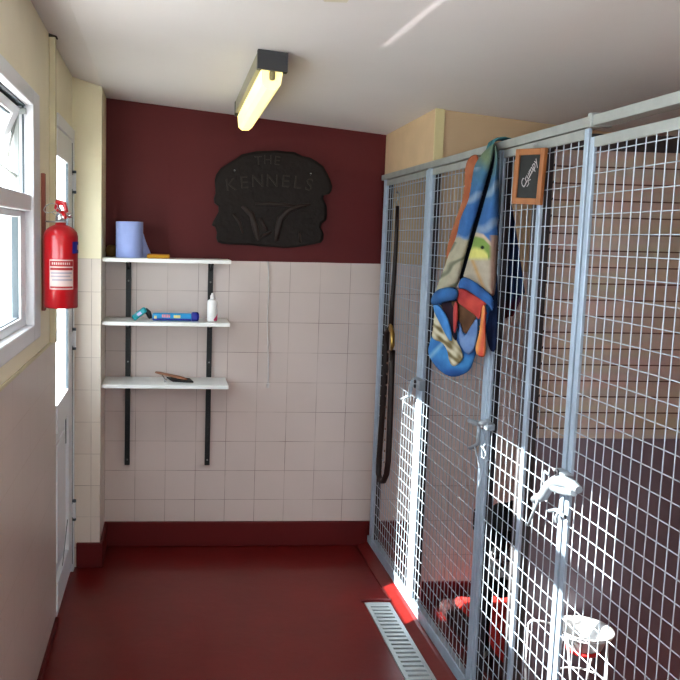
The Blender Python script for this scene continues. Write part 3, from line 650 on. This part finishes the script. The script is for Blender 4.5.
# ------------------------------------------------------------------ slate on the mesh
q0 = Vector((Xf-.014, 2.283, 0)); dd = Vector((-.026, .127, 0)).normalized(); nn = Vector((-dd.y, dd.x, 0))
if nn.x > 0: nn = -nn
t = thing('name_slate', 'small wood-framed slate with a chalked name hung high on the mesh', 'slate board', (Xf, 2.35, 1.755))
Pc = Vector((q0.x, q0.y, 1.755))
cs = [on_plane(x, y, Pc, nn) for x, y in ((520, 150), (548, 147), (543.5, 206), (514, 203))]     # tl tr br bl
ex_ = ((cs[1]-cs[0])+(cs[2]-cs[3])).normalized(); ez_ = ((cs[0]-cs[3])+(cs[1]-cs[2])).normalized(); cc = sum(cs, Vector())/4
hw, hh = ((cs[1]-cs[0]).length+(cs[2]-cs[3]).length)/4, ((cs[0]-cs[3]).length+(cs[1]-cs[2]).length)/4
Ms = Matrix((ex_, ez_, nn)).transposed().to_4x4(); Ms.translation = cc
def sbox(mb, x0, x1, y0, y1, z0, z1, bev=.002): q = MB(); q.box(x0, x1, y0, y1, z0, z1, bev); mb.poly([Ms @ v for v in q.v], q.f)
fwid = .018
b = MB(); sbox(b, -hw, -hw+fwid, -hh, hh, 0, .012); sbox(b, hw-fwid, hw, -hh, hh, 0, .012); sbox(b, -hw+fwid, hw-fwid, hh-fwid, hh, 0, .012); sbox(b, -hw+fwid, hw-fwid, -hh, -hh+fwid, 0, .012); b.build('wood_frame', M_slatewood, t)
b = MB(); sbox(b, -hw+fwid-.003, hw-fwid+.003, -hh+fwid-.003, hh-fwid+.003, .002, .007, 0); sl = b.build('slate', M_slate, t)
b = MB(); text_mesh('Crumpy', .035, .0003, Ms @ Matrix.Translation((0.0, .008, .0075)) @ Matrix.Rotation(math.radians(52), 4, 'Z'), b, .8, .25)
q = MB(); q.tube([(-.018, -.03, .0075), (.02, .02, .0075)], .001, 5); q.tube([(-.004, -.028, .0075), (.004, -.02, .0075), (.0, -.012, .0075), (.01, -.008, .0075)], .0012, 5); b.poly([Ms @ v for v in q.v], q.f)
b.build('chalk_writing', M_chalk, sl)
b = MB(); q = MB(); q.tube([(0, hh-.004, .004), (0, hh+.012, .0), (0, hh+.014, -.012)], .0015, 5); b.poly([Ms @ v for v in q.v], q.f); b.build('hanging_wire', M_galv_d, t)

# ------------------------------------------------------------------ towel
tw = thing('beach_towel', 'printed blue fish beach towel hung over the cage top rail', 'towel', (G-.02, 2.66, 1.89))
P0 = Vector((Xf-.02, 2.655, 1.6)); td = Vector((-.35, .94, 0)).normalized(); tn = Vector((-td.y, td.x, 0))
if tn.x > 0: tn = -tn
tview = Vector((-.37, -.92, .02)).normalized()      # the folds fall away from the bars into the corridor
def inpoly(px, py, poly):
    c = np.zeros(px.shape, bool); n = len(poly)
    for i in range(n):
        x1, y1 = poly[i]; x2, y2 = poly[(i+1) % n]
        if y1 == y2: continue
        k = ((y1 > py) != (y2 > py)) & (px < (x2-x1)*(py-y1)/(y2-y1)+x1); c ^= k
    return c
def dist(px, py, poly):
    d = np.full(px.shape, 1e9); n = len(poly); nx_, ny_ = px.copy(), py.copy()
    for i in range(n):
        x1, y1 = poly[i]; x2, y2 = poly[(i+1) % n]; dx, dy = x2-x1, y2-y1; L = dx*dx+dy*dy+1e-9
        t_ = np.clip(((px-x1)*dx+(py-y1)*dy)/L, 0, 1); e = np.hypot(px-x1-t_*dx, py-y1-t_*dy); m = e < d; nx_ = np.where(m, x1+t_*dx, nx_); ny_ = np.where(m, y1+t_*dy, ny_); d = np.minimum(d, e)
    return d, nx_, ny_
# folds, drawn on the towel's own hanging plane: outline, base depth, bulge, colour rule
rng = np.random.RandomState(3)
def nzf(x, y, s, seed):
    r = np.random.RandomState(seed); a = np.zeros(x.shape)
    for k in range(5):
        fx, fy, ph = r.normal(0, s), r.normal(0, s), r.uniform(0, 6.28); a += np.sin(fx*x+fy*y+ph)
    return a/3.
def mixc(a, b_, t_): t_ = np.clip(t_, 0, 1)[:, None]; return a*(1-t_)+b_*t_
def C(*rgb): return np.array(srgb(rgb)[:3])
def col_sky(x, y):
    v = (y-150)/95; n_ = nzf(x, y, .12, 1)
    c = mixc(C(72, 120, 128)[None, :]+0*x[:, None], C(44, 104, 165)[None, :], v*1.6+.15*n_)
    c = mixc(c, C(150, 168, 185)[None, :]+0*c, np.clip(np.sin(y*.21+x*.1+1.2*n_)-.35, 0, 1)*.9*(v > .2))
    c = mixc(c, C(110, 130, 100)[None, :]+0*c, np.clip(.5-v*2.2+.5*n_, 0, 1))
    return c
def col_left(x, y):
    c = col_sky(x, y); n_ = nzf(x, y, .2, 2)
    edge = 236+.25*(x-458)+2*n_
    c = mixc(c, C(168, 160, 135)[None, :]+0*c, (y-edge)/2)
    c = mixc(c, C(110, 112, 92)[None, :]+0*c, np.clip(np.sin((x+y*1.1)*.28+n_)-.4, 0, 1)*1.6*(y > edge+6))
    return c
def col_right(x, y):
    c = col_sky(x, y); n_ = nzf(x, y, .2, 4)
    arc = 232+.55*np.abs(x-476)*.5+(x > 484)*(x-484)*.8
    c = mixc(c, C(196, 170, 145)[None, :]+0*c, (y-arc)/2); c = mixc(c, C(120, 150, 60)[None, :]+0*c, (y-arc-4)/2)
    c = mixc(c, C(205, 200, 90)[None, :]+0*c, (y-arc-14)/4-(x > 488)*3)
    c = mixc(c, C(172, 160, 140)[None, :]+0*c, (y-257)/4); c = mixc(c, C(190, 140, 60)[None, :]+0*c, (1-np.abs(x-474-(y-262)*.4)/3.)*(y > 260)*.8)
    c = mixc(c, C(25, 30, 25)[None, :]+0*c, 2.2-np.hypot(x-483, y-248))
    c = mixc(c, C(150, 120, 105)[None, :]+0*c, (x-489)/3*(y > 236))
    return c
def flat(rgb, rgb2=None, s=.25):
    def f(x, y):
        n_ = nzf(x, y, s, 9); return mixc(C(*rgb)[None, :]+0*x[:, None], C(*(rgb2 or rgb))[None, :]+0*x[:, None], .5+.5*n_)
    return f
def col_bulb(x, y):
    n_ = nzf(x, y, .15, 6); c = mixc(C(48, 140, 205)[None, :]+0*x[:, None], C(30, 96, 168)[None, :]+0*x[:, None], .5+.6*n_)
    c = mixc(c, C(130, 185, 215)[None, :]+0*c, np.clip(1-np.abs((x-437)-(350-y)*.9)/4, 0, 1)*.8*(x < 446))
    return c
def col_beige(x, y):
    n_ = nzf(x, y, .35, 8); c = mixc(C(205, 196, 165)[None, :]+0*x[:, None], C(120, 104, 62)[None, :]+0*x[:, None], .35+.8*n_); return c
def col_tail(x, y):
    t_ = (x-478)/6.; n_ = nzf(x, y, .2, 5); c = mixc(C(205, 66, 36)[None, :]+0*x[:, None], C(236, 160, 60)[None, :]+0*x[:, None], .5+.5*np.sin(t_*3+y*.08)+.2*n_); return c
folds = [
 ('orange_edge', [(466.5,159),(480,153),(476,180),(470,215),(464,240),(452,266),(446,258),(450,238),(457,218),(463,202),(465,188)], .0, .004, flat((160,84,44),(178,108,66))),
 ('shadow_fold', [(470,262),(497,262),(498,300),(497,352),(489,352),(484,320),(470,310)], .0, .008, flat((24,40,78),(34,60,110))),  # navy has the shadow on this fold painted in
 ('bulb_back', [(437,300),(492,300),(488,318),(478,345),(473,360),(469,371),(453,377),(440,370),(431,358),(428.5,350),(432,338),(436,322)], .008, .02, col_bulb),
 ('beige_left', [(436,303),(445,305),(452,322),(455,336),(463,349),(464,359),(451,367),(447,342),(432,338),(434,328)], .034, .008, col_beige),
 ('brown_inside', [(448,300),(478,300),(478,315),(466,337),(460,320),(456,312),(450,305)], .034, .006, flat((92,60,36),(120,84,50))),
 ('gap_shade', [(440,301),(456,299),(458,335),(456,341),(450,334),(446,318)], .036, .003, flat((58,26,34),(30,36,62))),  # dark colour paints the shade inside the towel
 ('pale_blue', [(460,318),(463,330),(465,336),(470,327),(479,313),(478,340),(472,352),(466,352),(459,340)], .038, .008, flat((112,146,196),(80,120,180))),
 ('blue_strip', [(434,300),(441,304),(449,316),(453,331),(453,341),(448,336),(441,322),(435,311)], .042, .010, flat((44,128,200),(70,150,215))),
 ('red_strip', [(454,302),(459,300),(459,318),(457,332),(454,331)], .044, .01, flat((196,60,56))),
 ('red_lining', [(459,287),(466,288),(478,296),(489,301),(484,306),(480,320),(476,314),(464,306),(457,300)], .044, .014, flat((205,64,44),(170,40,40))),
 ('orange_tail', [(482,302),(487,304),(486,325),(486.5,352),(483,356),(476,352),(476,343),(480,330),(481,316)], .044, .012, col_tail),
 ('crease_shade', [(493,150),(496,150),(495,168),(488,195),(477,234),(466,276),(460,286),(459,280),(471,231),(483,190)], .006, .002, flat((24,40,66))),  # dark navy paints the shade between the two folds
 ('left_fold', [(491,147),(494,145),(495,150),(491.5,165),(483.5,192),(472.5,231),(461.5,272),(458,288),(446,292),(435,296),(440,280),(446,265),(451,250),(457,238),(461,218),(469,202),(471,190),(473,176),(475,166),(483,154)], .03, .03, col_left),
 ('right_fold', [(494.5,146),(497,147),(499,160),(499,200),(498,250),(496,285),(494,298),(486,290),(474,282),(463,278),(465.5,270),(476.5,231),(487.5,192),(495,165)], .03, .045, col_right),
 ('left_rim', [(434,296),(438,290),(448,287),(459,288),(458,299),(446,300),(436,304),(433,302)], .05, .018, flat((36,112,180),(40,96,150))),
 ('right_rim', [(459,284),(463,276),(472,278),(484,288),(494,296),(493,312),(489,304),(478,296),(466,288),(460,288)], .052, .018, flat((44,120,196),(40,90,150))),
]
def chaikin(p, n=2):
    for _ in range(n): p = [q for i in range(len(p)) for q in ((p[i][0]*.75+p[(i+1) % len(p)][0]*.25, p[i][1]*.75+p[(i+1) % len(p)][1]*.25), (p[i][0]*.25+p[(i+1) % len(p)][0]*.75, p[i][1]*.25+p[(i+1) % len(p)][1]*.75))]
    return p
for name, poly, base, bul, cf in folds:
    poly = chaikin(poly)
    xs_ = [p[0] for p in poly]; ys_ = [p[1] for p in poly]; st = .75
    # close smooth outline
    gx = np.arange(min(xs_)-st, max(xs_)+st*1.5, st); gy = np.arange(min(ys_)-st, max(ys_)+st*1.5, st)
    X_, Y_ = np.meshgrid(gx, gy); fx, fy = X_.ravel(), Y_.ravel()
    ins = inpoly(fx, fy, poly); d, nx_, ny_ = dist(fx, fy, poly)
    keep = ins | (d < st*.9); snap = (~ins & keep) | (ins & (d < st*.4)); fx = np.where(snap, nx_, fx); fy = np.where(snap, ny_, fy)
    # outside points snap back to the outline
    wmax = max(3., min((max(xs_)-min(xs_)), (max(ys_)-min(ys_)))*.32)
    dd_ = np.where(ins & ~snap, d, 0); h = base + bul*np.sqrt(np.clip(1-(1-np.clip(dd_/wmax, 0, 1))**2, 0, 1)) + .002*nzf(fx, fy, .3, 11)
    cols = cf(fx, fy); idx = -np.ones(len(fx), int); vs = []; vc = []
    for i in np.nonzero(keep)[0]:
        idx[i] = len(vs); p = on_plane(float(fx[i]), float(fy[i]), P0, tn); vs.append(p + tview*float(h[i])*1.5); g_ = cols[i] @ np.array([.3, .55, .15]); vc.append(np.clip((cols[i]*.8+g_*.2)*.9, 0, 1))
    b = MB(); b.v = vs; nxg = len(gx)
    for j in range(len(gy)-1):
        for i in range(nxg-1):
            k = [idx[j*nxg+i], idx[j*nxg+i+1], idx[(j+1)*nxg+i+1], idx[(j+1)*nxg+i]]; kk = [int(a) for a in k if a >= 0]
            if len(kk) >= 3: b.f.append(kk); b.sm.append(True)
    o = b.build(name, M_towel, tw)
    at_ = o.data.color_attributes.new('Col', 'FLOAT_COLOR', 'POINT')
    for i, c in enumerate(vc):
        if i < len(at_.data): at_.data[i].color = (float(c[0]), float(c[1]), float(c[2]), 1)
    sm = o.modifiers.new('thickness', 'SOLIDIFY'); sm.thickness = .003; sm.offset = -1
# saddle over the rail and the part hanging inside the pen
def vcol(o, f):
    a = o.data.color_attributes.new('Col', 'FLOAT_COLOR', 'POINT'); off = parent_loc(o)
    for i, v in enumerate(o.data.vertices): c = f(v.co+off); a.data[i].color = (c[0], c[1], c[2], 1)
b = MB(); n = 10; prof = [(Xf-.03, 1.80), (Xf-.026, 1.86), (Xf-.016, 1.893), (Xf-.002, 1.902), (Xf+.022, 1.905), (Xf+.048, 1.900), (Xf+.056, 1.88), (Xf+.058, 1.84)]
for i in range(n+1):
    y = 2.635+.055*i/n
    for (x, z) in prof: b.v.append(Vector((x-.004*math.sin(i*1.7), y, z+.003*math.sin(i*2.1))))
L = len(prof)
for i in range(n):
    for j in range(L-1): b.f.append([i*L+j, i*L+j+1, (i+1)*L+j+1, (i+1)*L+j]); b.sm.append(True)
o = b.build('rail_saddle', M_towel, tw); vcol(o, lambda p: C(60, 104, 112)*(1+.3*math.sin(p.y*160)))
o.modifiers.new('thickness', 'SOLIDIFY').thickness = .003
XI = Xf+.075
def ip(x, y, k=0): return at(x, y, X=XI+k)
Lf = [(497.5, 152), (498.5, 185), (499.5, 230), (500, 270), (501, 300), (502, 319)]; Rf = [(501, 152), (508, 190), (514, 225), (519, 260), (523.5, 292), (512, 316)]
b = MB(); cols_ = []
for (l, r) in zip(Lf, Rf):
    for i in range(9):
        u = i/8; b.v.append(ip(l[0]+(r[0]-l[0])*u, l[1]+(r[1]-l[1])*u, .018*math.sin(u*9)))
for j in range(len(Lf)-1):
    for i in range(8): b.f.append([j*9+i, j*9+i+1, (j+1)*9+i+1, (j+1)*9+i]); b.sm.append(True)
o = b.build('hanging_back', M_towel, tw)
vcol(o, lambda p: C(120, 30, 34) if p.z < 1.345 else C(34, 52, 84)*(1+.4*math.sin(p.z*40+p.y*30)))
o.modifiers.new('thickness', 'SOLIDIFY').thickness = .004

# ------------------------------------------------------------------ pen contents
bd = thing('dog_bed', 'red fleece dog bed on the pen floor behind the black dog', 'dog bed', (1.42, 3.02, 0))
b = MB(); b.box(1.16, 1.72, 2.68, 3.34, .012, .075, .03); b.build('base', M_bedbase, bd)
b = MB(); nxx, nyy = 24, 22
for j in range(nyy+1):
    for i in range(nxx+1):
        u, v = i/nxx, j/nyy; e = min(u, 1-u, v, 1-v); x = 1.215+.495*u; y = 2.73+.59*v
        b.v.append(Vector((x, y, .068+.035*min(1, e/.12)**.5+.008*math.sin(u*17+v*5)*math.sin(v*13-u*3))))
for j in range(nyy):
    for i in range(nxx): k = j*(nxx+1)+i; b.f.append([k, k+1, k+nxx+2, k+nxx+1]); b.sm.append(True)
b.build('fleece', M_bed, bd)
# steel bowl in a raised wire stand
bc = Vector((1.25, 2.29, .437))
fd = thing('feeding_bowl', 'shiny steel dog bowl raised on a wire stand behind the mesh at lower right', 'dog bowl', (bc.x, bc.y, bc.z-.055))
b = MB(); b.lathe([(.0, -.055), (.045, -.055), (.052, -.05), (.07, -.006), (.08, 0), (.084, .002), (.083, .004), (.075, .003), (.066, -.004), (.05, -.045), (0, -.048)], bc, 40); b.build('bowl', M_steel, fd)
b = MB(); b.lathe([(.03, -.056), (.046, -.0555), (.05, -.062), (.046, -.068), (.03, -.068)], bc, 24); b.build('base_ring', mat('red rubber ring', (190, 40, 40), .6), fd)
ws = thing('bowl_stand', 'white wire stand with a side hoop holding up the steel dog bowl', 'bowl stand', (bc.x, bc.y, .0))
b = MB(); b.tube([bc+Vector((.0755*math.cos(a), .0755*math.sin(a), -.008)) for a in [2*PI*i/28 for i in range(29)]], .0035, 6); b.build('ring', M_whitewire, ws); b = MB(); b.tube([bc+Vector((.072*math.cos(a), .072*math.sin(a), -.16)) for a in [2*PI*i/28 for i in range(29)]], .003, 6); b.build('ring', M_whitewire, ws)
for k, a in enumerate((.5, 1.9, 3.6, 5.2)):
    b = MB(); b.tube([bc+Vector((.076*math.cos(a), .076*math.sin(a), -.008)), bc+Vector((.074*math.cos(a+.3), .074*math.sin(a+.3), -.16)), Vector((bc.x+.082*math.cos(a+.6), bc.y+.082*math.sin(a+.6), .006))], .0035, 6); b.build('leg', M_whitewire, ws)
lp = [at(x, y, Y=2.27) for x, y in ((519, 668), (518.5, 650), (520, 633), (524, 624), (531, 620.5), (540, 621), (552, 624), (560, 628))]
lp = [Vector((max(p.x, G+.02), p.y, p.z)) for p in lp]
b = MB(); b.tube(lp+[bc+Vector((-.07, -.02, -.008))], .0035, 6); b.tube([lp[0], Vector((lp[0].x+.01, 2.27, .2)), bc+Vector((-.07, -.01, -.16))], .0035, 6); b.build('side_hoop', M_whitewire, ws)

# ------------------------------------------------------------------ the dog
dogroot = thing('dog', 'black dog with white bib standing on the red bed behind the mesh panel', 'dog', (1.2, 2.82, 0))
balls = []
def cap(p, q, r0, r1, n=None):
    p, q = Vector(p), Vector(q); L_ = (q-p).length; n = n or max(2, int(L_/(min(r0, r1)*.35)))
    for i in range(n+1): t_ = i/n; balls.append((p.lerp(q, t_), r0+(r1-r0)*t_))
Dx = Vector((1.2, 2.78, 0))       # between the front paws
fwd = Vector((-.47, -.88, 0)).normalized(); side = Vector((fwd.y, -fwd.x, 0))    # side: the dog's right (-) / left
DZ = .088
def dl(f_, s_, z): return Dx + fwd*f_ + side*s_ + Vector((0, 0, z*.93+DZ))
# trunk: deep chest, tucked belly, rump
cap(dl(.02, 0, .36), dl(-.2, 0, .385), .082, .088); cap(dl(-.2, 0, .385), dl(-.42, 0, .40), .088, .072); cap(dl(.0, 0, .43), dl(-.42, 0, .44), .05, .052)
cap(dl(.035, 0, .335), dl(-.12, 0, .32), .062, .06)
# neck and head, lowered a little
cap(dl(.03, 0, .43), dl(.085, .0, .53), .066, .055)
cap(dl(.085, 0, .545), dl(.12, -.0, .56), .06, .056); cap(dl(.12, 0, .575), dl(.1, 0, .6), .05, .045)
cap(dl(.15, 0, .545), dl(.235, .0, .505), .038, .025); cap(dl(.15, 0, .525), dl(.22, 0, .487), .028, .02)
for s_ in (-1, 1):
    balls.append((dl(.135, s_*.028, .585), .022))
    cap(dl(.085, s_*.05, .595), dl(.095, s_*.078, .60), .024, .02); cap(dl(.095, s_*.08, .6), dl(.115, s_*.085, .545), .019, .012)
    # front legs
    cap(dl(-.01, s_*.055, .36), dl(-.015, s_*.055, .25), .045, .03); cap(dl(-.015, s_*.055, .25), dl(.0, s_*.052, .14), .027, .021); cap(dl(.0, s_*.052, .14), dl(.0, s_*.052, .05), .02, .019)
    cap(dl(.0, s_*.052, .024), dl(.035, s_*.054, .02), .024, .02)
    # hind legs: thigh, knee forward, hock back, shank
    cap(dl(-.41, s_*.05, .38), dl(-.36, s_*.065, .26), .062, .04); cap(dl(-.36, s_*.065, .26), dl(-.45, s_*.06, .19), .034, .022); cap(dl(-.45, s_*.06, .19), dl(-.435, s_*.06, .12), .019, .018)
    cap(dl(-.43, s_*.06, .118), dl(-.395, s_*.06, .112), .022, .019)
cap(dl(-.47, 0, .43), dl(-.53, 0, .36), .026, .02); cap(dl(-.53, 0, .36), dl(-.56, .02, .24), .024, .012)
bm = bmesh.new()
for p, r in balls:
    g = bmesh.ops.create_icosphere(bm, subdivisions=2, radius=r*1.1, matrix=Matrix.Translation(p-dogroot.location))
me = bpy.data.meshes.new('dog_raw'); bm.to_mesh(me); bm.free()
tmp = bpy.data.objects.new('dog_raw', me); COL.objects.link(tmp)
rm = tmp.modifiers.new('r', 'REMESH'); rm.mode = 'VOXEL'; rm.voxel_size = .006
sm = tmp.modifiers.new('s', 'SMOOTH'); sm.factor = .6; sm.iterations = 5
dgr = bpy.context.evaluated_depsgraph_get(); dgr.update()
dme = bpy.data.meshes.new_from_object(tmp.evaluated_get(dgr)); bpy.data.objects.remove(tmp)
for p in dme.polygons: p.use_smooth = True
dme.materials.clear(); dme.materials.append(M_fur)
body = bpy.data.objects.new('body', dme); COL.objects.link(body); body.parent = dogroot
BLK, WHT, TAN_ = C(15, 15, 18), C(205, 205, 208), C(60, 44, 38)
a = dme.color_attributes.new('Col', 'FLOAT_COLOR', 'POINT')
for i, v in enumerate(dme.vertices):
    w = v.co+dogroot.location; rel = w-Dx; f_, s_, z = rel.dot(fwd), rel.dot(side), w.z
    z = (z-DZ)/.93; n_ = .012*math.sin(s_*150+z*60)+.01*math.sin(z*120+f_*90)
    c = BLK
    if f_ > .19+n_ and z < .505+n_: c = WHT                                  # chin
    if f_ > .055+n_ and abs(s_) < .056+n_ and .365+n_ < z < .49+n_: c = WHT    # throat and bib
    if z < .035: c = WHT*.55
    a.data[i].color = (*[float(x) for x in c], 1)
b = MB(); q = dl(.259, 0, .512); b.lathe([(0, -.014), (.012, -.01), (.016, 0), (.012, .01), (0, .014)], q, 14); b.build('nose', M_nose, dogroot)
for s_ in (-1, 1):
    b = MB(); q = dl(.166, s_*.031, .574); b.lathe([(.009*math.sin(PI*k/8), -.009*math.cos(PI*k/8)) for k in range(9)], q, 12); b.build('eye', M_eye, dogroot)
b = MB(); cc = dl(.058, 0, .478); ax = (dl(.085, 0, .53)-dl(.03, 0, .43)).normalized(); e1 = side; e2 = ax.cross(e1)
b.tube([cc+e1*(.071*math.cos(t_))+e2*(.071*math.sin(t_)) for t_ in [2*PI*i/28 for i in range(29)]], .0065, 8); col_ = b.build('collar', M_chrome, dogroot)
fr_ = cc+(e2 if e2.dot(fwd) > 0 else -e2)*.072
b = MB(); b.lathe([(0, -.002), (.014, -.002), (.014, .002), (0, .002)], fr_+Vector((0, 0, -.02)), 16, axis='Y'); b.build('tag', M_chrome, col_)

# ------------------------------------------------------------------ light
sun_d = bpy.data.lights.new('sun', 'SUN'); sun_d.energy = 27.; sun_d.angle = math.radians(.6); sun_d.color = (1., .96, .9)
sun = bpy.data.objects.new('sun', sun_d); COL.objects.link(sun)
sun.rotation_euler = Vector((1.483, -.075, -.925)).to_track_quat('-Z', 'Y').to_euler(); sun.location = (-4, 2.5, 5)
al = bpy.data.lights.new('glint', 'AREA'); al.shape = 'RECTANGLE'; al.size = .42; al.size_y = .014; al.energy = .014; al.spread = math.radians(6); al.color = (1., .93, .92)  # unseen lamp added to throw a reflected sun streak on the ceiling
ga, gb = at(385, 55, Z=2.13), at(460, 0, Z=2.13); gm = (ga+gb)/2; gl = bpy.data.objects.new('glint', al); COL.objects.link(gl); al.size = (gb-ga).length
gx = (gb-ga).normalized(); gz = Vector((0, 0, -1)); gy = gz.cross(gx); MG = Matrix((gx, gy, gz)).transposed().to_4x4(); MG.translation = gm-Vector((0, 0, .25)); gl.matrix_world = MG
w = bpy.data.worlds.new('sky'); sc.world = w; w.use_nodes = True
bg = w.node_tree.nodes['Background']; bg.inputs[0].default_value = (.85, .925, 1., 1); bg.inputs[1].default_value = 7.6
sc.view_settings.view_transform = 'Standard'; sc.view_settings.look = 'Medium High Contrast'; sc.view_settings.exposure = .06
